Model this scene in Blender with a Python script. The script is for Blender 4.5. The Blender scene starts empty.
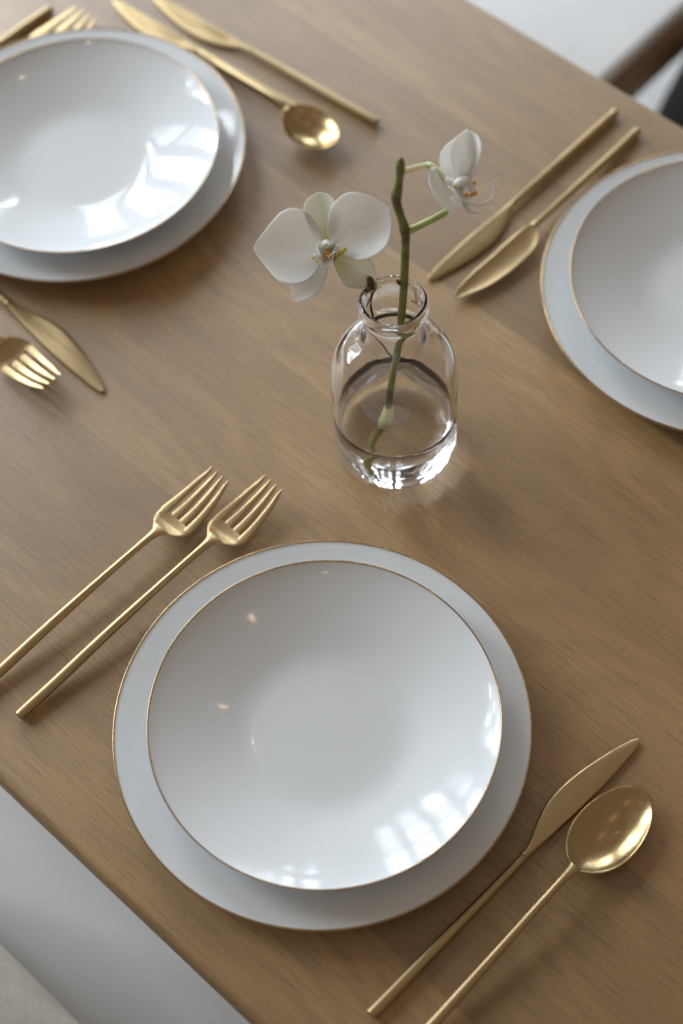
import bpy, bmesh, math, random
from mathutils import Vector, Matrix
random.seed(7)
S = bpy.context.scene
C = S.collection
PI = math.pi

# table axes: u runs along the table, v across it
UX, UY, VX, VY = .6954, -.7186, .7186, .6954
def uv(u, v, z=0): return Vector((u*UX+v*VX, u*UY+v*VY, z))
TABLE_ROT = math.atan2(UY, UX)

# ---------------------------------------------------------------- materials
def newmat(name):
    m = bpy.data.materials.new(name); m.use_nodes = True
    nt = m.node_tree; b = nt.nodes['Principled BSDF']
    return m, nt, b
def inp(b, **k):
    for n, v in k.items():
        n = n.replace('_', ' ')
        if n in b.inputs: b.inputs[n].default_value = v
def simple(name, col, rough, **k):
    m, nt, b = newmat(name)
    inp(b, Base_Color=(*col, 1), Roughness=rough, **k)
    return m
def node(nt, t, **k):
    n = nt.nodes.new(t)
    for a, v in k.items(): setattr(n, a, v)
    return n
def math_n(nt, op, a, b=None, clamp=False):
    n = node(nt, 'ShaderNodeMath', operation=op, use_clamp=clamp)
    for i, x in enumerate((a, b)):
        if x is None: continue
        if hasattr(x, 'is_linked') or hasattr(x, 'node'): nt.links.new(x, n.inputs[i])
        else: n.inputs[i].default_value = x
    return n.outputs[0]
def ramp(nt, fac, stops):
    r = node(nt, 'ShaderNodeValToRGB')
    e = r.color_ramp.elements
    while len(e) < len(stops): e.new(.5)
    for el, (p, c) in zip(e, stops): el.position = p; el.color = (*c, 1)
    nt.links.new(fac, r.inputs[0]); return r.outputs[0]
def mix(nt, fac, a, b, bt='MIX'):
    n = node(nt, 'ShaderNodeMix', data_type='RGBA', blend_type=bt)
    for s, x in ((n.inputs[0], fac), (n.inputs[6], a), (n.inputs[7], b)):
        if isinstance(x, (float, int)): s.default_value = x
        elif isinstance(x, tuple): s.default_value = (*x, 1)
        else: nt.links.new(x, s)
    return n.outputs[2]

def wood_table():
    m, nt, b = newmat('oak_table')
    L = nt.links
    tc = node(nt, 'ShaderNodeTexCoord')
    sep = node(nt, 'ShaderNodeSeparateXYZ'); L.new(tc.outputs['Object'], sep.inputs[0])
    # planks along local x ; local y is v
    pw = .1415
    row = math_n(nt, 'FLOOR', math_n(nt, 'DIVIDE', math_n(nt, 'SUBTRACT', sep.outputs[1], .0665), pw))
    wn = node(nt, 'ShaderNodeTexWhiteNoise', noise_dimensions='1D'); L.new(row, wn.inputs['W'])
    # long flowing warp of the grain, different in each plank
    off = node(nt, 'ShaderNodeCombineXYZ'); L.new(math_n(nt, 'MULTIPLY', wn.outputs[0], 37.), off.inputs[0]); L.new(math_n(nt, 'MULTIPLY', wn.outputs[0], 11.), off.inputs[1])
    add = node(nt, 'ShaderNodeVectorMath', operation='ADD'); L.new(tc.outputs['Object'], add.inputs[0]); L.new(off.outputs[0], add.inputs[1])
    def noise(scale, vec_scale, detail=4, rough=.55, dist=0.):
        mp = node(nt, 'ShaderNodeMapping'); mp.inputs['Scale'].default_value = vec_scale
        L.new(add.outputs[0], mp.inputs[0])
        n = node(nt, 'ShaderNodeTexNoise'); n.inputs['Scale'].default_value = scale
        n.inputs['Detail'].default_value = detail; n.inputs['Roughness'].default_value = rough; n.inputs['Distortion'].default_value = dist
        L.new(mp.outputs[0], n.inputs['Vector']); return n.outputs[0]
    broad = noise(3., (.6, 4., 1), 3)
    warp = noise(2.2, (1., 2.2, 1), 2)
    # ring figure: sine of (y*freq + warp)
    ph = math_n(nt, 'ADD', math_n(nt, 'MULTIPLY', sep.outputs[1], 190.), math_n(nt, 'MULTIPLY', warp, 75.))
    rings = math_n(nt, 'MULTIPLY', math_n(nt, 'ADD', math_n(nt, 'SINE', ph), 1.), .5)
    fine = noise(60., (.30, 7., 1), 5, .65, .4)
    pores = noise(150., (.30, 4.5, 1), 3, .7)
    col = ramp(nt, broad, [(.28, (.250, .138, .048)), (.5, (.348, .205, .076)), (.72, (.430, .270, .110))])
    col = mix(nt, math_n(nt, 'MULTIPLY', rings, .24), col, (.19, .105, .045))
    col = mix(nt, math_n(nt, 'MULTIPLY', ramp_f(nt, fine, .46, .62), .46), col, (.19, .11, .05))
    col = mix(nt, math_n(nt, 'MULTIPLY', ramp_f(nt, pores, .57, .66), .40), col, (.07, .036, .017))
    fr = math_n(nt, 'ABSOLUTE', math_n(nt, 'SUBTRACT', math_n(nt, 'FRACT', math_n(nt, 'DIVIDE', math_n(nt, 'SUBTRACT', sep.outputs[1], .0665), pw)), .5))
    seam = ramp_f(nt, fr, .4955, .4990)
    col = mix(nt, math_n(nt, 'MULTIPLY', seam, .40), col, (.10, .055, .022))
    # per-plank tone
    tone = node(nt, 'ShaderNodeHueSaturation')
    L.new(math_n(nt, 'ADD', .86, math_n(nt, 'MULTIPLY', wn.outputs[0], .28)), tone.inputs['Value']); L.new(col, tone.inputs['Color'])
    L.new(tone.outputs[0], b.inputs['Base Color'])
    L.new(math_n(nt, 'ADD', .40, math_n(nt, 'MULTIPLY', fine, .16)), b.inputs['Roughness'])
    inp(b, Specular_IOR_Level=.75, Coat_Weight=.66, Coat_Roughness=.44, Coat_IOR=1.5)
    bp = node(nt, 'ShaderNodeBump'); bp.inputs['Strength'].default_value = .45; bp.inputs['Distance'].default_value = .0008
    L.new(math_n(nt, 'SUBTRACT', fine, math_n(nt, 'MULTIPLY', pores, .8)), bp.inputs['Height']); L.new(bp.outputs[0], b.inputs['Normal']); L.new(bp.outputs[0], b.inputs['Coat Normal'])
    return m
def ramp_f(nt, f, a, b_):
    n = node(nt, 'ShaderNodeMapRange', interpolation_type='SMOOTHSTEP')
    n.inputs[1].default_value = a; n.inputs[2].default_value = b_
    nt.links.new(f, n.inputs[0]); return n.outputs[0]

def gold(name='brushed_gold', base=(.49, .36, .195), rough=.35, scale=(8, 260, 260)):
    m, nt, b = newmat(name); L = nt.links
    tc = node(nt, 'ShaderNodeTexCoord'); mp = node(nt, 'ShaderNodeMapping'); mp.inputs['Scale'].default_value = scale
    L.new(tc.outputs['Object'], mp.inputs[0])
    n = node(nt, 'ShaderNodeTexNoise'); n.inputs['Scale'].default_value = 3.; n.inputs['Detail'].default_value = 3
    L.new(mp.outputs[0], n.inputs['Vector'])
    n2 = node(nt, 'ShaderNodeTexNoise'); n2.inputs['Scale'].default_value = 45.; n2.inputs['Detail'].default_value = 3
    L.new(tc.outputs['Object'], n2.inputs['Vector'])
    L.new(math_n(nt, 'ADD', rough-.09, math_n(nt, 'ADD', math_n(nt, 'MULTIPLY', n.outputs[0], .10), math_n(nt, 'MULTIPLY', n2.outputs[0], .10))), b.inputs['Roughness'])
    L.new(mix(nt, n2.outputs[0], (base[0]*.93, base[1]*.91, base[2]*.86), (base[0]*1.06, base[1]*1.07, base[2]*1.1)), b.inputs['Base Color'])
    inp(b, Metallic=1., Anisotropic=.35)
    bp = node(nt, 'ShaderNodeBump'); bp.inputs['Strength'].default_value = .06; bp.inputs['Distance'].default_value = .0003
    L.new(n.outputs[0], bp.inputs['Height']); L.new(bp.outputs[0], b.inputs['Normal'])
    return m

def ceramic():
    m, nt, b = newmat('white_glaze'); L = nt.links
    inp(b, Base_Color=(.725, .75, .765, 1), Roughness=.075, IOR=1.36, Coat_Weight=0.)
    tc = node(nt, 'ShaderNodeTexCoord')
    n = node(nt, 'ShaderNodeTexNoise'); n.inputs['Scale'].default_value = 22.; n.inputs['Detail'].default_value = 2
    L.new(tc.outputs['Object'], n.inputs['Vector'])
    bp = node(nt, 'ShaderNodeBump'); bp.inputs['Strength'].default_value = .10; bp.inputs['Distance'].default_value = .0012
    L.new(n.outputs[0], bp.inputs['Height']); L.new(bp.outputs[0], b.inputs['Normal']); L.new(bp.outputs[0], b.inputs['Coat Normal'])
    return m

def glass(name, ior, col=(1, 1, 1)):
    m, nt, b = newmat(name)
    inp(b, Base_Color=(*col, 1), Roughness=0., IOR=ior, Transmission_Weight=1.)
    return m

def petal_mat(name, col, yellow=None):
    m, nt, b = newmat(name); L = nt.links
    tc = node(nt, 'ShaderNodeTexCoord')
    mp = node(nt, 'ShaderNodeMapping'); mp.inputs['Scale'].default_value = (1, 1, 1); L.new(tc.outputs['UV'], mp.inputs[0])
    # fine veins fanning along the petal
    mv = node(nt, 'ShaderNodeMapping'); mv.inputs['Scale'].default_value = (2.0, 26., 1); L.new(tc.outputs['UV'], mv.inputs[0])
    n = node(nt, 'ShaderNodeTexNoise'); n.inputs['Scale'].default_value = 1.3; n.inputs['Detail'].default_value = 3
    L.new(mv.outputs[0], n.inputs['Vector'])
    c = mix(nt, n.outputs[0], tuple(x*.93 for x in col), col)
    if yellow:
        sp = node(nt, 'ShaderNodeSeparateXYZ'); L.new(tc.outputs['UV'], sp.inputs[0])
        f = ramp_f(nt, sp.outputs[0], yellow[1], yellow[2])
        c = mix(nt, f, yellow[0], c)
    L.new(c, b.inputs['Base Color'])
    inp(b, Roughness=.48, Subsurface_Weight=.35, Subsurface_Radius=(.006, .005, .004), Subsurface_Scale=.6, Specular_IOR_Level=.35, Sheen_Weight=.1)
    bp = node(nt, 'ShaderNodeBump'); bp.inputs['Strength'].default_value = .32; bp.inputs['Distance'].default_value = .0006
    L.new(n.outputs[0], bp.inputs['Height']); L.new(bp.outputs[0], b.inputs['Normal'])
    tr = node(nt, 'ShaderNodeBsdfTranslucent'); L.new(c, tr.inputs[0])
    ms = node(nt, 'ShaderNodeMixShader'); ms.inputs[0].default_value = .16
    L.new(b.outputs[0], ms.inputs[1]); L.new(tr.outputs[0], ms.inputs[2])
    L.new(ms.outputs[0], nt.nodes['Material Output'].inputs[0])
    return m

def fabric(name, c1, c2, scale=900, rough=.9, bump=.3, mott=14):
    m, nt, b = newmat(name); L = nt.links
    tc = node(nt, 'ShaderNodeTexCoord')
    n = node(nt, 'ShaderNodeTexNoise'); n.inputs['Scale'].default_value = scale; n.inputs['Detail'].default_value = 2
    n2 = node(nt, 'ShaderNodeTexNoise'); n2.inputs['Scale'].default_value = mott; n2.inputs['Detail'].default_value = 4
    for q in (n, n2): L.new(tc.outputs['Object'], q.inputs['Vector'])
    f = math_n(nt, 'MULTIPLY', math_n(nt, 'ADD', n.outputs[0], n2.outputs[0]), .5)
    L.new(mix(nt, ramp_f(nt, f, .35, .65), c1, c2), b.inputs['Base Color'])
    inp(b, Roughness=rough, Specular_IOR_Level=.3)
    bp = node(nt, 'ShaderNodeBump'); bp.inputs['Strength'].default_value = bump; bp.inputs['Distance'].default_value = .001
    L.new(n.outputs[0], bp.inputs['Height']); L.new(bp.outputs[0], b.inputs['Normal'])
    return m

def stem_mat():
    m, nt, b = newmat('stem_green'); L = nt.links
    tc = node(nt, 'ShaderNodeTexCoord')
    n = node(nt, 'ShaderNodeTexNoise'); n.inputs['Scale'].default_value = 90.; n.inputs['Detail'].default_value = 3
    L.new(tc.outputs['Object'], n.inputs['Vector'])
    sp = node(nt, 'ShaderNodeSeparateXYZ'); L.new(tc.outputs['Object'], sp.inputs[0])
    c = mix(nt, ramp_f(nt, n.outputs[0], .35, .65), (.115, .135, .022), (.20, .215, .045))
    # brown band where the old sheath dried, dark upper node
    for z0, w, cc in ((.066, .011, (.055, .030, .015)), (.222, .010, (.085, .058, .022)), (.252, .007, (.10, .08, .03)), (.0415, .0065, (.46, .44, .30))):
        d = math_n(nt, 'ABSOLUTE', math_n(nt, 'SUBTRACT', sp.outputs[2], z0))
        f = ramp_f(nt, d, w, w*.4)
        c = mix(nt, math_n(nt, 'MULTIPLY', f, .8), c, cc)
    L.new(c, b.inputs['Base Color']); inp(b, Roughness=.5, Subsurface_Weight=.1, Subsurface_Scale=.002)
    return m

M = dict(
    oak=wood_table(), gold=gold(), rim=gold('polished_gold_rim', (.56, .39, .22), .24, (200, 200, 200)), gold_bowl=gold('polished_gold_bowl', (.50, .365, .19), .24),
    glaze=ceramic(), glass=glass('clear_glass', 1.50, (1, 1, 1)), water=glass('water', 1.333),
    petal=petal_mat('white_petal', (.94, .94, .91)),
    petal_cream=petal_mat('cream_petal', (.80, .80, .66), ((.62, .60, .30), .05, .55)),
    lip=petal_mat('lip_petal', (.86, .86, .80), ((.74, .58, .16), .03, .40)),
    lip_white=petal_mat('pale_lip', (.88, .88, .80)),
    pale_stem=simple('pale_stem', (.62, .66, .42), .5, Subsurface_Weight=.2),
    yellow=simple('yellow_lobe', (.62, .50, .10), .5), orange=simple('orange_callus', (.60, .25, .05), .5),
    stem=stem_mat(), pale_green=simple('pale_pedicel', (.42, .47, .16), .5), node_brown=simple('dry_brown', (.10, .055, .025), .8),
    cushion=fabric('white_upholstery', (.86, .875, .89), (.90, .91, .92)), linen=fabric('grey_linen', (.36, .33, .28), (.48, .45, .39), 700, .95, .5, 25),
    walnut=simple('brown_wood', (.25, .15, .082), .5), black=simple('black_wood', (.012, .010, .009), .75),
    seat_brown=simple('tan_seat', (.22, .15, .10), .6),
    floor=fabric('pale_floor', (.74, .755, .77), (.80, .81, .82), 30, .5, .02, 3),
)

# ---------------------------------------------------------------- object helpers
def link(name, bm, mat, parent=None, smooth=True, loc=None):
    me = bpy.data.meshes.new(name)
    bmesh.ops.recalc_face_normals(bm, faces=bm.faces[:])
    bm.to_mesh(me); bm.free()
    if smooth: me.polygons.foreach_set('use_smooth', [True]*len(me.polygons))
    me.materials.append(M[mat] if isinstance(mat, str) else mat)
    o = bpy.data.objects.new(name, me); C.objects.link(o)
    if parent: o.parent = parent
    if loc is not None: o.location = loc
    return o
def root(name, label, cat, loc=(0, 0, 0), rz=0, group=None):
    o = bpy.data.objects.new(name, None); C.objects.link(o); o.empty_display_size = .02
    o.location = loc; o.rotation_euler = (0, 0, rz)
    return tag(o, label, cat, group)
def tag(o, label, cat, group=None):
    o['label'] = label; o['category'] = cat
    if group: o['group'] = group
    return o
def dup(src, label, loc, rz, scale=1, ry=0, group=None):
    r = src.copy(); C.objects.link(r); r.location = loc; r.rotation_euler = (0, ry, rz); r.scale = (scale,)*3
    r['label'] = label
    if group: r['group'] = group
    for ch in list(src.children):
        c = ch.copy(); C.objects.link(c); c.parent = r
        for g in list(ch.children):
            d = g.copy(); C.objects.link(d); d.parent = c
    return r

def lathe(profile, n=160, closed=True):
    """profile: list of (r,z), a closed loop unless it starts/ends on the axis"""
    bm = bmesh.new(); rings = []
    for r, z in profile:
        if r < 1e-6: rings.append([bm.verts.new((0, 0, z))])
        else: rings.append([bm.verts.new((r*math.cos(2*PI*k/n), r*math.sin(2*PI*k/n), z)) for k in range(n)])
    m = len(rings)
    for i in range(m if closed else m-1):
        a, b = rings[i], rings[(i+1) % m]
        if len(a) == 1 and len(b) == 1: continue
        for k in range(n):
            k2 = (k+1) % n
            if len(a) == 1: bm.faces.new((a[0], b[k], b[k2]))
            elif len(b) == 1: bm.faces.new((a[k], b[0], a[k2]))
            else: bm.faces.new((a[k], b[k], b[k2], a[k2]))
    return bm
def spline(pts, n):
    """Catmull-Rom through a list of tuples, n samples per span"""
    P = [Vector(p) for p in pts]; P = [P[0]*2-P[1]] + P + [P[-1]*2-P[-2]]
    out = []
    for i in range(1, len(P)-2):
        for k in range(n):
            t = k/n; a, b, c, d = P[i-1:i+3]
            out.append(.5*((2*b)+(c-a)*t+(2*a-5*b+4*c-d)*t*t+(3*b-a-3*c+d)*t**3))
    out.append(P[-2]); return out
def V4(p): return Vector(p)

def loft_x(stations, n=20, power=2.0, sub=6):
    """stations (x, y, z, half width, half thickness) -> closed swept solid along x"""
    st = spline(stations, sub) if sub > 1 else [Vector(s) for s in stations]
    bm = bmesh.new(); rings = []
    for i, s in enumerate(st):
        x, y, z, w, h = s
        a = st[max(i-1, 0)]; b = st[min(i+1, len(st)-1)]
        t = Vector((b[0]-a[0], b[1]-a[1], b[2]-a[2])).normalized()
        side = Vector((-t.y, t.x, 0)).normalized(); up = t.cross(side).normalized()
        w = max(w, 1e-4); h = max(h, 1e-4)
        ring = []
        for k in range(n):
            th = 2*PI*k/n; cx, sx = math.cos(th), math.sin(th)
            px = math.copysign(abs(cx)**(2/power), cx)*w; pz = math.copysign(abs(sx)**(2/power), sx)*h
            ring.append(bm.verts.new(Vector((x, y, z))+side*px+up*pz))
        rings.append(ring)
    for a, b in zip(rings, rings[1:]):
        for k in range(n): bm.faces.new((a[k], b[k], b[(k+1) % n], a[(k+1) % n]))
    bm.faces.new(rings[0]); bm.faces.new(rings[-1])
    return bm
def tube(pts, n=14, sub=8, cap=True):
    """pts (x,y,z,r)"""
    st = spline(pts, sub); bm = bmesh.new(); rings = []; ref = Vector((1, 0, 0))
    for i, s in enumerate(st):
        a = Vector(st[max(i-1, 0)][:3]); b = Vector(st[min(i+1, len(st)-1)][:3]); t = (b-a).normalized()
        ref = (ref - t*ref.dot(t)).normalized(); q = t.cross(ref)
        rings.append([bm.verts.new(Vector(s[:3])+(ref*math.cos(2*PI*k/n)+q*math.sin(2*PI*k/n))*s[3]) for k in range(n)])
    for a, b in zip(rings, rings[1:]):
        for k in range(n): bm.faces.new((a[k], b[k], b[(k+1) % n], a[(k+1) % n]))
    if cap: bm.faces.new(rings[0]); bm.faces.new(rings[-1])
    return bm

def rounded_box(sx, sy, sz, r, seg=5, puff=0):
    bm = bmesh.new(); bmesh.ops.create_cube(bm, size=1)
    bmesh.ops.scale(bm, vec=(sx, sy, sz), verts=bm.verts)
    bmesh.ops.bevel(bm, geom=bm.edges[:], offset=r, segments=seg, profile=.5, affect='EDGES')
    return bm
def move(bm, v): bmesh.ops.translate(bm, vec=v, verts=bm.verts); return bm

# ---------------------------------------------------------------- the setting
fl = rounded_box(7, 7, .02, .002, 1); move(fl, (0, 0, -.76))
f = link('floor', fl, 'floor', smooth=False); f.location = (0, 1, 0); f['kind'] = 'structure'

# ---------------------------------------------------------------- the table
T = root('dining_table', 'long oak dining table with visible grain, laid with white plates and gold cutlery', 'table', (0, 0, 0), TABLE_ROT)
u0, u1, v0, v1 = -1.28, .75, .1165, .892
tb = bmesh.new(); bmesh.ops.create_cube(tb, size=1)
bmesh.ops.scale(tb, vec=(u1-u0, v1-v0, .028), verts=tb.verts)
bmesh.ops.bevel(tb, geom=tb.edges[:], offset=.006, segments=5, profile=.5, affect='EDGES')
move(tb, ((u0+u1)/2, (v0+v1)/2, -.014))
top = link('tabletop', tb, 'oak', T)
for su in (u0+.12, u1-.12):
    for sv in (v0+.16, v1-.16):
        lb = rounded_box(.06, .06, .718, .006, 2); move(lb, (su, sv, -.028-.3595)); link('leg', lb, 'oak', T)

# ---------------------------------------------------------------- plates
def plate(profile_top, rim_r, rim_z, foot_r, z_foot, th):
    """upper profile from the axis to the rim, closed underneath with a foot ring"""
    top_ = [tuple(p) for p in spline(profile_top, 6)]
    prof = top_[:]
    prof += [(rim_r+.0006, rim_z-.0004), (rim_r+.0003, rim_z-.0016)]
    under = [(r, z-th) for r, z in reversed(top_) if r < rim_r-.004 and r > foot_r+.006]
    prof += under
    prof += [(foot_r+.003, top_[0][1]-th-.0003), (foot_r+.002, z_foot), (foot_r-.002, z_foot), (foot_r-.004, top_[0][1]-th), (0, top_[0][1]-th)]
    return lathe(prof, 192, closed=False)
def rim_band(r, z, a=.0011, b=.0012):
    return lathe([(r+a*math.cos(t*PI/5), z+b*math.sin(t*PI/5)) for t in range(10)], 192)
CH_TOP = [(0, .0062), (.03, .0062), (.075, .0063), (.092, .0068), (.104, .0095), (.120, .0142), (.132, .0173), (.1398, .0190)]
BW_TOP = [(0, .0050), (.025, .0050), (.042, .0052), (.052, .0058), (.060, .0072), (.070, .0100), (.085, .0150), (.100, .0208), (.110, .0255), (.1168, .0296)]
chargers, bowls = [], []
def setting_plates(cx, cy, bx, by, label_c, label_b, first):
    if first:
        r = root('charger_plate', label_c, 'plate', (cx, cy, 0.0002), 0)
        link('plate_body', plate(CH_TOP, .1398, .0190, .085, 0, .0034), 'glaze', r)
        link('gold_rim', rim_band(.1399, .0188, .0007, .0009), 'rim', r)
        b = root('deep_plate', label_b, 'plate', (bx, by, .0073), 0)
        link('plate_body', plate(BW_TOP, .1168, .0296, .050, 0, .0030), 'glaze', b)
        link('gold_rim', rim_band(.1169, .0294, .0006, .0008), 'rim', b)
        r['group'] = 'large gold rimmed under plates'; b['group'] = 'smaller deep plates stacked on the under plates'
        chargers.append(r); bowls.append(b)
    else:
        dup(chargers[0], label_c, (cx, cy, .0002), random.random()); dup(bowls[0], label_b, (bx, by, .0073), random.random())
setting_plates(-.0232, .435, -.021, .4322, 'large flat white under plate with thin gold rim, nearest, between two forks and a knife',
               'deep white plate with thin gold rim on the nearest under plate', True)
setting_plates(-.1984, .966, -.196, .9575, 'large white under plate at the far left end of the table',
               'deep white plate stacked on the far left under plate, bright window reflection', False)
setting_plates(.3073, .7759, .3047, .7731, 'large white under plate cut by the right edge, beside two pointed gold blades',
               'deep white plate stacked on the under plate at the right edge', False)

# ---------------------------------------------------------------- cutlery
def make_fork():
    r = root('fork', '', 'fork')
    L = .1835
    link('handle', loft_x([(0, 0, .0040, .0026, .0022), (.0012, 0, .0043, .0039, .0034), (.03, 0, .0056, .0040, .0035), (.08, 0, .0102, .0036, .0033),
                           (.13, 0, .0130, .0028, .0027), (.165, 0, .0140, .0026, .0024), (.179, 0, .0136, .0036, .0021), (L+.003, 0, .0124, .0072, .0012)], 18), 'gold', r)
    # palm: plan outline, dished, closed solid
    st = [(L-.004, .0034, .0133), (L-.001, .0056, .0128), (L+.0015, .0078, .0118), (L+.004, .0106, .0102), (L+.0065, .0130, .0084), (L+.0092, .0148, .0069), (L+.0118, .0157, .0061), (L+.0145, .0160, .0056), (L+.0175, .0160, .0054)]
    ss = spline(st, 5); bm = bmesh.new(); NT = 14; up, dn = [], []
    for i, s in enumerate(ss):
        x, w, z = s; k = (i/(len(ss)-1))
        ru, rd = [], []
        for j in range(NT+1):
            t = -1+2*j/NT
            dish = .0016*t*t*min(1, k*2)
            edge = math.sqrt(max(0, 1-abs(t)**6))
            thk = .0009*edge+.0001
            ru.append(bm.verts.new((x, t*w, z+dish+thk))); rd.append(bm.verts.new((x, t*w, z+dish-thk)))
        up.append(ru); dn.append(rd)
    for i in range(len(ss)-1):
        for j in range(NT):
            bm.faces.new((up[i][j], up[i+1][j], up[i+1][j+1], up[i][j+1])); bm.faces.new((dn[i][j], dn[i][j+1], dn[i+1][j+1], dn[i+1][j]))
        for R in (0, NT): bm.faces.new((up[i][R], dn[i][R], dn[i+1][R], up[i+1][R]))
    for i in (0, len(ss)-1):
        for j in range(NT): bm.faces.new((up[i][j], up[i][j+1], dn[i][j+1], dn[i][j]))
    head = link('fork_head', bm, 'gold', r)
    for i in range(4):
        t = (-1.5+i)/1.5
        y0, y1, y2 = t*.0129, t*.0119, t*.0090
        d0 = .0012*t*t
        link('tine', loft_x([(L+.0130, y0, .0054+d0, .0035, .00088), (L+.0190, y0, .0055+d0, .0035, .00098), (L+.033, y1*1.005, .0070+d0, .0030, .00108),
                             (L+.048, (y1+y2)/2, .0116+d0*.5, .0023, .00102), (L+.057, y2, .0156, .0015, .0009), (L+.0618, y2*.985, .0178, .0006, .0005)], 14, 2.6), 'gold', head)
    return r

def make_knife():
    r = root('knife', '', 'knife'); L = .1407
    link('handle', loft_x([(0, 0, .0036, .0026, .0022), (.001, 0, .0037, .0038, .0033), (.03, 0, .0037, .0038, .0034), (.09, 0, .0037, .0033, .0031), (.132, 0, .0038, .0028, .0027), (L, 0, .0038, .0026, .0025)], 18), 'gold', r)
    link('ferrule', loft_x([(L-.0014, 0, .0038, .0027, .0027), (L-.0010, 0, .0038, .0031, .0031), (L+.0006, 0, .0038, .0031, .0031), (L+.0010, 0, .0038, .0027, .0027)], 18, 2, 1), 'gold', r)
    st = [(L, .0000, .0024, .0038), (L+.008, .0006, .0032, .0036), (L+.020, .0026, .0060, .0030), (L+.034, .0044, .0086, .0026), (L+.050, .0048, .0098, .0024),
          (L+.070, .0038, .0090, .0022), (L+.090, .0022, .0067, .0020), (L+.103, .0008, .0046, .0019), (L+.1105, .0000, .0030, .0018), (L+.1137, -.0003, .0014, .0018), (L+.1145, -.0004, .0003, .0018)]
    ss = spline(st, 6); bm = bmesh.new(); NT = 12; up, dn = [], []
    for i, s in enumerate(ss):
        x, yc, w, z = s; k = min(1, i/14)
        ru, rd = [], []
        for j in range(NT+1):
            t = -1+2*j/NT
            th = (1-k)*.0021*math.sqrt(max(0, 1-t*t))+k*(.00085*(1-max(0, t)**2*.75)*(1 if abs(t) < .99 else .6))
            ru.append(bm.verts.new((x, yc+t*w, z+th+.00005))); rd.append(bm.verts.new((x, yc+t*w, z-th)))
        up.append(ru); dn.append(rd)
    for i in range(len(ss)-1):
        for j in range(NT):
            bm.faces.new((up[i][j], up[i+1][j], up[i+1][j+1], up[i][j+1])); bm.faces.new((dn[i][j], dn[i][j+1], dn[i+1][j+1], dn[i+1][j]))
        for R in (0, NT): bm.faces.new((up[i][R], dn[i][R], dn[i+1][R], up[i+1][R]))
    for i in (0, len(ss)-1):
        for j in range(NT): bm.faces.new((up[i][j], up[i][j+1], dn[i][j+1], dn[i][j]))
    link('blade', bm, 'gold', r)
    return r

def make_spoon(name, Lh, Lb, W, depth, rh, cat, hz=1.0):
    r = root(name, '', cat)
    link('handle', loft_x([(0, 0, .0034, .0020, .0018), (.0012, 0, .0036, rh, rh*.9), (Lh*.2, 0, .0052*hz, rh, rh*.9), (Lh*.5, 0, .0098*hz, rh*.86, rh*.82),
                           (Lh*.8, 0, .0148*hz, rh*.72, rh*.7), (Lh*.93, 0, .0152*hz, rh*.72, rh*.62), (Lh-.001, 0, .0138*hz, rh*.85, rh*.42), (Lh+.0022, 0, .0134, rh*1.05, rh*.20)], 18), 'gold', r)
    # bowl: closed shell, plan outline blunt oval
    bm = bmesh.new(); NR, NA = 18, 72; zr = .0104
    def outline(a):
        c, s = math.cos(a), math.sin(a)
        # a=0 tip, a=pi neck. slightly wider towards the neck third
        x = .5*Lb*(1+c)
        w = .5*W*abs(s)**(.90+.38*max(0, -c))*(1.0-.03*c)
        return x, math.copysign(w, s)
    def P(fr, a, d, grow=0):
        x, y = outline(a); cx = Lb*.48
        px = cx+(x-cx)*fr; py = y*fr
        q = min(1, max(0, px/Lb)); rim = zr+.0030*(1-q)**2-.0012*math.sin(PI*q)
        zb = rim-depth*(1-fr**2)*(1+.25*fr*fr)
        return Vector((Lh+px, py, zb-d))
    inner, outer = [], []
    for lst, d in ((inner, 0), (outer, .0011)):
        c = bm.verts.new(P(0, 0, d)); lst.append([c])
        for i in range(1, NR+1):
            fr = i/NR
            lst.append([bm.verts.new(P(fr, 2*PI*k/NA, d if i < NR else d*.9)) for k in range(NA)])
    for lst in (inner, outer):
        for k in range(NA): bm.faces.new((lst[0][0], lst[1][k], lst[1][(k+1) % NA]))
        for i in range(1, NR):
            for k in range(NA): bm.faces.new((lst[i][k], lst[i+1][k], lst[i+1][(k+1) % NA], lst[i][(k+1) % NA]))
    lip = [bm.verts.new((v.co+w.co)*.5+Vector((v.co.x-Lh-Lb*.48, v.co.y, 0)).normalized()*.0006) for v, w in zip(inner[NR], outer[NR])]
    for k in range(NA):
        k2 = (k+1) % NA
        bm.faces.new((inner[NR][k], lip[k], lip[k2], inner[NR][k2])); bm.faces.new((lip[k], outer[NR][k], outer[NR][k2], lip[k2]))
    link('spoon_bowl', bm, 'gold_bowl', r)
    return r

def aim(ax, ay, bx, by): return math.atan2(by-ay, bx-ax)
Z0 = .0003
FG, KG, SG = 'matt gold forks', 'matt gold knives', 'matt gold spoons'
fork = make_fork(); fork['group'] = FG
knife = make_knife(); knife['group'] = KG
spoon = make_spoon('spoon', .1775, .0725, .0425, .0095, .0038, 'spoon'); spoon['group'] = SG
tea = make_spoon('teaspoon', .108, .0560, .0400, .0080, .0027, 'spoon', .9); tea['group'] = SG

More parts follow.
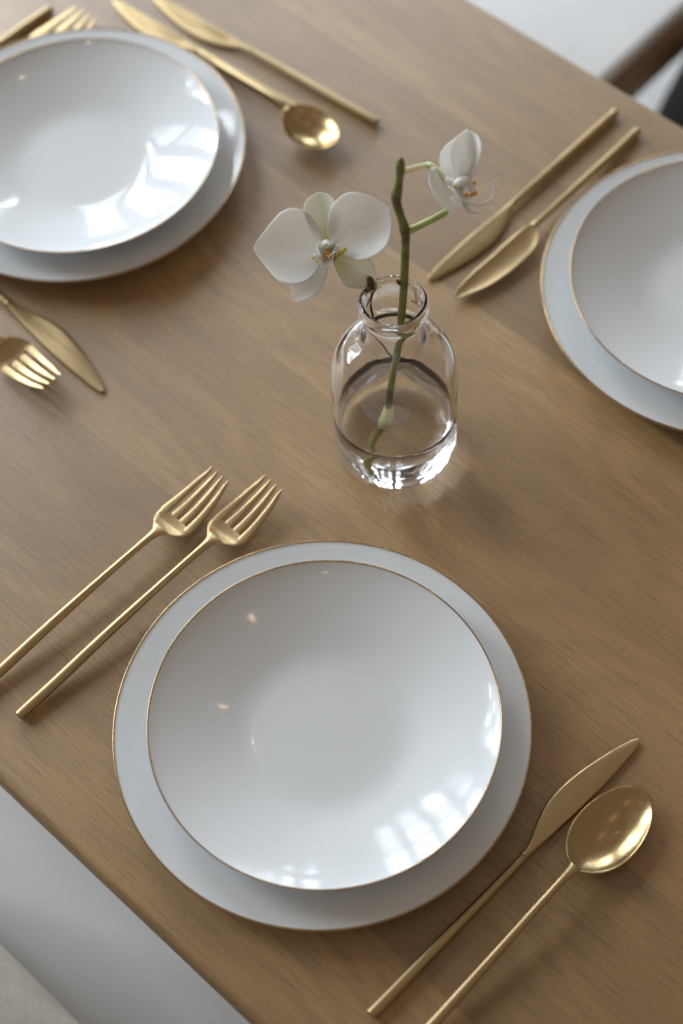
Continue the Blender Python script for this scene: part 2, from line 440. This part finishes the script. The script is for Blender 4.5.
def put(o, tail, tip, label, s=1., z=Z0):
    o.location = (tail[0], tail[1], z); o.rotation_euler = (0, 0, aim(*tail, *tip)); o.scale = (s,)*3; o['label'] = label
def more(src, tail, tip, label, s=1., z=Z0): return dup(src, label, (tail[0], tail[1], z), aim(*tail, *tip), s)
put(fork, (-.2299, .4633), (-.0477, .6273), 'gold fork lying nearest to the front plate, whole handle in view')
dx, dy = -.0867-(-.0477), .6375-.6273
more(fork, (-.2299+dx-.0005, .4633+dy+.001), (-.0867, .6375), 'gold fork outermost left of the front plate, handle end cut by the left edge')
put(knife, (-.003, .246), (.1872, .4137), 'gold knife with rounded blade lying right of the front plate, beside a big spoon')
put(spoon, (.0005, .2060), (.183, .3720), 'large gold spoon in the lower right corner, shiny round bowl with orange glints')
# far left setting
more(knife, (-.3475, .9290), (-.1764, .7305), 'rounded gold knife blade in front of the far left plate, beside the bright fork', 1.03)
more(fork, (-.3790, .9110), (-.2110, .7290), 'bright gold fork cut by the left edge, in front of far left plate')
more(fork, (-.3700, .9660), (-.1962, 1.1370), 'fork tines poking out behind the far left plate', 1., .0002).scale = (1, 1.4, .42)
more(knife, (-.2294, 1.1502), (-.4170, .9820), 'gold handle end in the top left corner, rest cut by the edge', 1.)
more(knife, (.0524, .9863), (-.1349, 1.1572), 'gold knife farthest out at the top, its blade cut by the top edge')
bk = more(knife, (.0035, .9915), (-.1700, 1.1545), 'small gold knife hugging the far left plate, its blade above the teaspoon handle', .95)
put(tea, (-.0935, 1.0785), (.0147, .9552), 'gold teaspoon with bright round bowl right of the far left plate', 1., .0042)
# right setting
more(knife, (.2544, .9785), (.0842, .8175), 'gold knife with pointed blade, the one farther from the right plate', .93)

# spreader: leaf shaped dished blade
sp = root('butter_spreader', 'gold leaf shaped spreader with a dished blade lying against the right plate', 'knife', (.2695, .9554, Z0), aim(.2695, .9554, .1067, .7947))
link('handle', loft_x([(0, 0, .0036, .0024, .0020), (.001, 0, .0036, .0035, .0031), (.03, 0, .0040, .0035, .0031), (.09, 0, .0064, .0030, .0028), (.130, 0, .0078, .0028, .0024), (.139, 0, .0076, .0034, .0018)], 18), 'gold', sp)
bm = bmesh.new(); NT = 14; up, dn = [], []
ss = spline([(.136, 0, .0028, .0076), (.144, .0022, .0066, .0068), (.152, .0042, .0100, .0056), (.165, .0042, .0112, .0042), (.185, .0032, .0110, .0034), (.205, .0010, .0096, .0030), (.221, -.0016, .0060, .0030), (.2290, -.0028, .0034, .0032), (.2325, -.0032, .0008, .0033)], 6)
for i, s in enumerate(ss):
    x, yc, w, z = s; ru, rd = [], []
    for j in range(NT+1):
        t = -1+2*j/NT; q = min(1, i/12)*min(1, (len(ss)-1-i)/10)
        ru.append(bm.verts.new((x, yc+t*w, z+.0015*q*t*t+.0009))); rd.append(bm.verts.new((x, yc+t*w, z+.0015*q*t*t-.0005)))
    up.append(ru); dn.append(rd)
for i in range(len(ss)-1):
    for j in range(NT):
        bm.faces.new((up[i][j], up[i+1][j], up[i+1][j+1], up[i][j+1])); bm.faces.new((dn[i][j], dn[i][j+1], dn[i+1][j+1], dn[i+1][j]))
    for R in (0, NT): bm.faces.new((up[i][R], dn[i][R], dn[i+1][R], up[i+1][R]))
for i in (0, len(ss)-1):
    for j in range(NT): bm.faces.new((up[i][j], up[i][j+1], dn[i][j+1], dn[i][j]))
link('blade', bm, 'gold', sp)

# ---------------------------------------------------------------- vase, water
VB = Vector((.0440, .6671, .0003))
outer = [(0, .0016), (.020, .0010), (.034, .0002), (.0400, .0006), (.0438, .0036), (.0453, .0095), (.0456, .028), (.0453, .060), (.0449, .086), (.0437, .0975), (.0405, .1085), (.0345, .1180),
         (.0275, .1245), (.0228, .1290), (.0212, .1350), (.0207, .1450), (.0209, .1545), (.0222, .1590), (.0236, .1630), (.0236, .1672), (.0222, .1702), (.0206, .1710)]
inner = [(.0188, .1698), (.0178, .1660), (.0180, .1600), (.0186, .1520), (.0188, .1370), (.0203, .1275), (.0250, .1218), (.0325, .1145), (.0380, .1055), (.0409, .0955), (.0421, .0840), (.0424, .060), (.0427, .030),
         (.0424, .0150), (.0395, .0100), (.030, .0080), (.015, .0072), (0, .0070)]
vp = [tuple(p) for p in spline(outer+inner, 4)]
vp = [(max(0, r), z) for r, z in vp]; vp[0] = (0, .0016); vp[-1] = (0, .0070)
vase = link('glass_vase', lathe(vp, 128, closed=False), 'glass', loc=VB)
tag(vase, 'clear round bottle vase with short neck and thick rim, half filled with water', 'vase')
WL = .0465
wp = [(0, .0067), (.015, .0069), (.030, .0077), (.0397, .0098), (.0426, .0150), (.0429, .030), (.0427, WL+.0010), (.0418, WL+.0003), (.0400, WL), (.020, WL), (0, WL)]
water = link('water', lathe(wp, 128, closed=False), 'water', loc=VB)
tag(water, 'clear still water standing in the bottom third of the glass vase', 'water')

# ---------------------------------------------------------------- orchid
OR = root('orchid_sprig', 'cut white orchid sprig with two open flowers leaning in the glass vase', 'flower', VB)
def rel(*p): return p
stem_pts = [(-.0165, -.0265, .0090, .0026), (-.0180, -.0195, .020, .0033), (-.0160, -.0150, .026, .0040), (-.0110, -.0115, .033, .0032), (-.0070, -.0090, .041, .0042), (-.0055, -.0060, .048, .0036),
            (-.0041, -.0030, .060, .0032), (-.0018, -.0005, .080, .0033), (.0020, .0030, .105, .0034), (.0048, .0062, .130, .0034), (.0070, .0085, .160, .0034), (.0082, .0095, .185, .0035), (.0092, .0124, .218, .0036),
            (.0088, .0130, .226, .0043), (.0066, .0146, .237, .0034), (.0040, .0168, .249, .0038), (.0042, .0175, .256, .0044), (.0060, .0184, .268, .0031), (.0066, .0188, .277, .0038), (.0070, .0192, .283, .0030), (.0072, .0194, .286, .0012)]
stem_pts = [(x, y, z, r_*.80) for x, y, z, r_ in stem_pts]
link('stem', tube(stem_pts, 16), 'stem', OR)
link('sheath', tube([(-.0094, -.0104, .0365, .0040), (-.0075, -.0092, .041, .0052), (-.0058, -.0070, .0465, .0046), (-.0048, -.0046, .054, .0034)], 16), 'petal_cream', OR)
link('bud_scar', tube([(.0052, .0085, .178, .0016), (.0040, .0082, .180, .0014), (.0030, .0082, .182, .0006)], 8), 'node_brown', OR)

# camera frame (used only to know which way each flower faces)
PITCH = 1.0402; ROLL = -.0705; HC = 1.0376; FPX = 1640.6
fw = Vector((0, math.cos(PITCH), -math.sin(PITCH))); rt = Vector((1, 0, 0)); upv = rt.cross(fw)
cr = rt*math.cos(ROLL)+upv*math.sin(ROLL); cu = -rt*math.sin(ROLL)+upv*math.cos(ROLL)

def petal(parent, mat, origin, A, N, length, prof, cup=0., curl=0., side_curl=0., wave=0., name='petal', nl=22, nw=14, skew=0., tw=.00045, seed=0):
    """A: axis (Vector, root to tip), N: face normal; prof: (t, half width) pairs"""
    A = A.normalized(); N = (N-A*N.dot(A)).normalized(); B = N.cross(A)
    ps = spline([(a, b) for a, b in prof], 10)
    def width(t):
        for p, q in zip(ps, ps[1:]):
            if p[0] <= t <= q[0]+1e-9: return max(0, p[1]+(q[1]-p[1])*(t-p[0])/max(1e-9, q[0]-p[0]))
        return max(0, ps[-1][1])
    rnd = random.Random(seed); ph = rnd.random()*6
    bm = bmesh.new(); uvl = bm.loops.layers.uv.new('UVMap'); co = {}
    g = []
    for i in range(nl+1):
        t = i/nl; te = 1-(1-t)**1.35
        w = width(te); row = []
        for j in range(nw+1):
            s = -1+2*j/nw
            off = skew*te*te*length
            q = A*(te*length)+B*(s*w+off)
            h = cup*(s*w)**2/max(length, 1e-6)*2 + curl*length*te*te + side_curl*abs(s)**3*w + wave*math.sin(5*te+3*s+ph)*abs(s)*w + .0006*math.cos(s*PI)*(1-te)
            h -= .0009*math.exp(-(s/.10)**2)*(1-te)
            v = bm.verts.new(Vector(origin)+q+N*h); co[v] = (te, .5+.5*s*min(1, w/max(1e-6, length*.5))); row.append(v)
        g.append(row)
    for i in range(nl):
        for j in range(nw):
            fc = bm.faces.new((g[i][j], g[i+1][j], g[i+1][j+1], g[i][j+1]))
            for lp in fc.loops: lp[uvl].uv = co[lp.vert]
    bmesh.ops.remove_doubles(bm, verts=bm.verts, dist=1e-5)
    o = link(name, bm, mat, parent)
    sd = o.modifiers.new('thick', 'SOLIDIFY'); sd.thickness = tw; sd.offset = 0
    return o

PX = 1/1495
def fl_dir(dx, dy, dn=0):
    """direction in the flower's own plane"""
    return E1*dx+E2*dy+E3*dn
# --- left flower, open, looking up
E3 = (-fw+Vector((-.18, -.10, .10))).normalized(); E1 = (cr-E3*cr.dot(E3)).normalized(); E2 = E3.cross(E1)
CF = Vector((.0033, .7065, .180))-VB+Vector((0, 0, .0)) 
F1 = link('flower', tube([(*(CF-E3*.010), .0020), (*(CF-E3*.003), .0030), (*(CF+E3*.001), .0022)], 14), 'petal', OR)
def pt(dx, dy, dn=0): return CF+(E1*dx+E2*dy)*PX+E3*dn
# sepals sit behind
petal(F1, 'petal_cream', pt(-1, 6, -.0035), fl_dir(-8, 50, 4), E3, 52*PX, [(0, .002), (.2, .0062), (.5, .0105), (.75, .0108), (.92, .0068), (1, .0012)], cup=.8, curl=.12, name='sepal', seed=1)
petal(F1, 'petal', pt(-3, -3, -.0035), fl_dir(-32, -45, -2), E3, 58*PX, [(0, .002), (.25, .0085), (.5, .0115), (.75, .0090), (.92, .0040), (1, .0006)], cup=.7, curl=-.05, name='sepal', seed=2)
petal(F1, 'petal_cream', pt(5, -5, -.0035), fl_dir(38, -25, -5), E3, 53*PX, [(0, .002), (.22, .0090), (.48, .0125), (.72, .0098), (.9, .0042), (1, .0010)], cup=1.2, curl=-.10, name='sepal', seed=3)
# two broad petals
petal(F1, 'petal', pt(-3, 2, .0), fl_dir(-72, 1, -5), E3, 72*PX, [(0, .0020), (.08, .0130), (.22, .0225), (.40, .0255), (.60, .0225), (.80, .0135), (.93, .0062), (1, .0010)], cup=.35, curl=.10, wave=.06, seed=4, nl=30, nw=20)
petal(F1, 'petal', pt(4, 3, .0006), fl_dir(60, 38, -3), E3, 68*PX, [(0, .0020), (.08, .0105), (.25, .0190), (.45, .0225), (.65, .0220), (.82, .0160), (.94, .0080), (1, .0012)], cup=.45, curl=.09, wave=.06, seed=5, nl=30, nw=20)
# lip and column
petal(F1, 'lip', pt(-2, -2, .002), fl_dir(-14, 16, 16), fl_dir(10, -8, 12), 14*PX, [(0, .0022), (.4, .0046), (.75, .0046), (1, .0012)], cup=2.2, curl=.2, name='lip_lobe', seed=6)
petal(F1, 'lip', pt(3, -2, .002), fl_dir(16, 14, 16), fl_dir(-10, -8, 12), 14*PX, [(0, .0022), (.4, .0046), (.75, .0046), (1, .0012)], cup=2.2, curl=.2, name='lip_lobe', seed=7)
petal(F1, 'lip', pt(0, -5, .003), fl_dir(2, -20, 12), E3, 20*PX, [(0, .0026), (.35, .0060), (.65, .0066), (.85, .0042), (1, .0010)], cup=1.6, curl=.25, name='lip_lobe', seed=8)
link('column', tube([(*pt(0, 3, .001), .0022), (*pt(0, 5, .006), .0031), (*pt(1, 2, .0100), .0027), (*pt(1, 0, .0112), .0008)], 14), 'petal', F1)
for a, b, c_, r_, mt in ((-9, -11, .0065, .0018, 'yellow'), (-5, -14, .0075, .0016, 'yellow'), (-13, -8, .0060, .0013, 'yellow'), (14, -5, .0070, .0020, 'yellow'), (17, -2, .0065, .0013, 'yellow'),
                         (1, -5, .0105, .0013, 'orange'), (1, -9, .0105, .0014, 'orange'), (7, -8, .0100, .0011, 'orange'), (8, -11, .0092, .0011, 'orange')):
    p = pt(a, b, c_); q = pt(a+2, b+1.6, c_+.0004)
    link('callus', tube([(*(p-(q-p)*.9), r_*.45), (*p, r_), (*q, r_*.9), (*(q+(q-p)*.9), r_*.35)], 10, 4), mt, F1)
# pedicel: from behind the flower over the rim and down into the neck
n0 = Vector((.0300, .6850, .1720))-VB
link('pedicel', tube([(*(CF-E3*.010), .0014), (*(CF*.45+n0*.55-E3*.012), .0014), (*(n0-E3*.008), .0014), (n0.x-.0008, n0.y-.0040, n0.z-.012, .0012)], 12), 'petal_cream', OR)
link('pedicel_end', tube([(*(n0+(CF-n0)*.06), .0014), (*n0, .0024), (n0.x-.0003, n0.y-.0025, n0.z-.005, .0021), (n0.x-.0010, n0.y-.0050, n0.z-.016, .0011), (-.0125, .0070, .140, .0008), (-.0060, .0050, .112, .0007), (.0016, .0028, .100, .0008)], 12), 'node_brown', OR)

# --- right flower, seen from the side, looking right
CG = Vector((.0875, .6990, .242))-VB
E3 = (cr*.90+(-fw)*.30+cu*-.18).normalized(); E1 = (fw*1.0+cr*.2); E1 = (E1-E3*E1.dot(E3)).normalized(); E2 = E3.cross(E1)
if E2.dot(cu) < 0: E2 = -E2; E1 = -E1
P2 = 1/1580
def pg(x, y, d=0): return CG+cr*((x-445)*P2)+cu*(-(y-195)*P2)-fw*d
def dg(dx, dy, d=0): return cr*dx+cu*dy-fw*d
F2 = link('flower', tube([(*pg(433, 187), .0018), (*pg(440, 191), .0030), (*pg(446, 194), .0022)], 14), 'petal', OR)
# back petals rising to the pointed tip
petal(F2, 'petal', pg(441, 196, -.005), dg(15, 58, -5), dg(-.25, .1, .9), 63*P2, [(0, .003), (.2, .0085), (.45, .0112), (.68, .0092), (.86, .0046), (1, .0005)], cup=1.2, curl=.06, seed=11, nl=26, nw=16)
petal(F2, 'petal', pg(452, 190, .000), dg(6, 45, 4), dg(-.15, .0, .95), 49*P2, [(0, .0022), (.15, .0062), (.40, .0090), (.65, .0094), (.86, .0068), (.96, .0036), (1, .0010)], cup=1.9, curl=.22, seed=12, nl=26, nw=16)
# narrow sepal seen nearly edge on, running down the left
petal(F2, 'petal', pg(424, 174, -.002), dg(17, -52, 2), dg(.75, .2, .6), 55*P2, [(0, .0035), (.2, .0070), (.45, .0072), (.75, .0048), (1, .0006)], cup=-1.2, curl=.04, name='sepal', seed=13)
petal(F2, 'petal', pg(437, 194, .001), dg(22, -26, 4), dg(.6, .45, .6), 36*P2, [(0, .003), (.25, .0066), (.5, .0062), (.75, .0036), (1, .0006)], cup=1.4, curl=-.12, name='sepal', seed=15)
# lip: a pale trough with orange at its mouth
petal(F2, 'lip_white', pg(451, 184, .004), dg(6, -23, 4), dg(-.2, .1, .95), 24*P2, [(0, .0030), (.3, .0046), (.7, .0048), (.95, .0036), (1, .0020)], cup=-2.2, curl=-.05, name='lip_lobe', seed=17)
link('column', tube([(*pg(443, 193, .002), .0024), (*pg(449, 191, .004), .0032), (*pg(455, 190, .005), .0026), (*pg(458, 191, .005), .0010)], 12), 'petal', F2)
for a, b, c_, r_, mt in ((453, 205, .0075, .0014, 'orange'), (458, 205, .0078, .0017, 'orange'), (462, 203, .0070, .0014, 'orange'), (462, 192, .004, .0011, 'yellow'), (442, 196, .004, .0010, 'yellow')):
    link('callus', tube([(*pg(a-2, b+.4, c_), r_*.5), (*pg(a-.8, b, c_), r_), (*pg(a+.8, b, c_), r_), (*pg(a+2, b-.4, c_), r_*.5)], 10, 4), mt, F2)
link('tendril', tube([(*pg(448, 208, .004), .0015), (*pg(460, 214, .005), .0014), (*pg(472, 213, .006), .0011), (*pg(480, 207, .006), .0008), (*pg(481, 198, .006), .0006), (*pg(477, 193, .005), .0006), (*pg(473, 194, .005), .0005)], 10), 'petal', F2)
link('tendril', tube([(*pg(440, 206, .001), .0020), (*pg(450, 215, .002), .0018), (*pg(460, 220, .002), .0013), (*pg(470, 222, .002), .0005)], 10), 'petal', F2)
# pedicels of the right flower
link('pedicel', tube([(.0090, .0130, .2235, .0026), (*pg(417, 229, 0), .0022), (*pg(425, 225, 0), .0022), (*pg(433, 220, -.002), .0023), (*pg(437, 216, -.003), .0016)], 12), 'pale_green', OR)
link('pedicel', tube([(.0064, .0186, .2740, .0022), (*pg(412, 173, -.002), .0019), (*pg(419, 173, -.003), .0024), (*pg(426, 179, -.003), .0026), (*pg(434, 187, -.003), .0022)], 12), 'pale_stem', OR)

# ---------------------------------------------------------------- chairs
def chair(label, u, v, face, seat_mat, frame_mat, back_mat, w=.50, d=.48, top=-.28, back_z=.05, ct=.075, cr_=.032, seat_over=.006, leg_in=.03):
    """face=+1: the chair looks towards +v"""
    r = root('dining_chair', label, 'chair', uv(u, v, -.75), TABLE_ROT+(0 if face > 0 else PI))
    zt = top+.75
    sb = rounded_box(w, d, ct, cr_, 6); move(sb, (0, 0, zt-ct/2)); link('seat', sb, seat_mat, r)
    fb = rounded_box(w-seat_over*2, d-.03, .05, .008, 3); move(fb, (0, 0, zt-ct-.022)); link('seat_frame', fb, frame_mat, r)
    for sx in (-1, 1):
        for sy in (-1, 1):
            lb = rounded_box(.036, .036, zt-ct-.03, .006, 2); move(lb, (sx*(w/2-leg_in), sy*(d/2-leg_in-.01), (zt-ct-.03)/2)); link('leg', lb, frame_mat, r)
    bz = back_z+.75
    bb = rounded_box(w*.96, .075, bz-zt+.02, .035, 6); move(bb, (0, -d/2-.03, (bz+zt-.02)/2)); link('backrest', bb, back_mat, r)
    return r
c1 = chair('white upholstered dining chair with grey fabric back, pushed in at the lower left corner', -.34, .2525, 1, 'cushion', 'walnut', 'linen', w=.66, d=.42, back_z=.045)
c1.location = uv(-.34, .245, -.75)
chair('white cushioned chair with brown wooden side beyond the top right table edge', -1.02, 1.24, -1, 'cushion', 'walnut', 'cushion', w=.62, d=.56, back_z=.02, ct=.020, cr_=.009, seat_over=-.012, leg_in=.16)
c3 = chair('dark chair with black frame at the right edge, beyond the table corner', -.345, 1.38, -1, 'seat_brown', 'black', 'seat_brown', w=.52, d=.46, back_z=.0)
mw = Matrix.Translation(uv(-.345, 1.38, -.75)) @ Matrix.Rotation(TABLE_ROT+PI, 4, 'Z')
for du in (0, .54):
    a, b = (uv(-.625+du, 1.235, -.24), uv(-.815+du*1.4, 1.44, -.748))
    link('splayed_leg', tube([(*(mw.inverted() @ p), r_) for p, r_ in ((a, .030), (a.lerp(b, .5), .027), (b, .020))], 16, 4), 'black', c3)

# ---------------------------------------------------------------- light
def area(name, loc, target, sx, sy, power, col):
    l = bpy.data.lights.new(name, 'AREA'); l.shape = 'RECTANGLE'; l.size = sx; l.size_y = sy; l.energy = power; l.color = col
    o = bpy.data.objects.new(name, l); C.objects.link(o); o.location = loc
    o.rotation_euler = (Vector(target)-Vector(loc)).to_track_quat('-Z', 'Y').to_euler(); return o
# tall window beyond the left end of the table: a grid of panes
WU, NC, NRW, PW, PH, GAP = -3.1, 14, 6, .245, .285, .030
Wv0, Wz0 = -.85, .48
nrm = uv(1, 0)
for i in range(NC):
    for j in range(NRW):
        c = uv(WU, Wv0+i*(PW+GAP+(i//4)*.12), Wz0+j*(PH+GAP)+(.07 if j > 3 else 0))
        area('window_pane_light', c, c+nrm, PW, PH, 3.35*random.choice((.35, .7, .9, 1.1, 1.3, 1.5)), (.82, .92, 1.0))
# small warm ceiling lamps
for x, y, z in ((-.55, .55, 1.75), (.10, 1.25, 1.9), (.45, .20, 1.7), (-.15, -.35, 1.75), (-.95, .05, 1.8), (.85, .95, 1.8)):
    l = bpy.data.lights.new('ceiling_spot', 'POINT'); l.energy = .55; l.color = (1, .66, .42); l.shadow_soft_size = .010
    o = bpy.data.objects.new('ceiling_spot', l); C.objects.link(o); o.location = (x, y, z)


W = bpy.data.worlds.new('World'); S.world = W; W.use_nodes = True
nt = W.node_tree; bg = nt.nodes['Background']
tc = node(nt, 'ShaderNodeTexCoord')
dt = node(nt, 'ShaderNodeVectorMath', operation='DOT_PRODUCT'); nt.links.new(tc.outputs['Generated'], dt.inputs[0])
wd = (uv(-1, .25)+Vector((0, 0, 1.25))).normalized()
cl = ramp(nt, math_n(nt, 'ADD', math_n(nt, 'MULTIPLY', dt.outputs['Value'], .5), .5), [(0., (.14, .075, .035)), (.45, (.50, .35, .22)), (.66, (.80, .87, .92)), (1., (2.15, 2.42, 2.6))])
nt.links.new(cl, bg.inputs[0]); bg.inputs[1].default_value = .42

# ---------------------------------------------------------------- camera
cam = bpy.data.cameras.new('camera'); co = bpy.data.objects.new('camera', cam); C.objects.link(co)
m = Matrix((cr, cu, -fw)).transposed().to_4x4(); m.translation = Vector((0, 0, HC)); co.matrix_world = m
cam.sensor_fit = 'VERTICAL'; cam.sensor_height = 36; cam.lens = FPX/1024*36
cam.clip_start = .05; cam.clip_end = 50
cam.dof.use_dof = True; cam.dof.focus_distance = 1.115; cam.dof.aperture_fstop = 2.8
S.camera = co
S.view_settings.view_transform = 'Standard'; S.view_settings.look = 'None'; S.view_settings.exposure = 0
S.cycles.max_bounces = 16; S.cycles.transmission_bounces = 14; S.cycles.glossy_bounces = 6; S.cycles.caustics_refractive = True; S.cycles.caustics_reflective = True
S.cycles.blur_glossy = 0; S.cycles.sample_clamp_indirect = 25
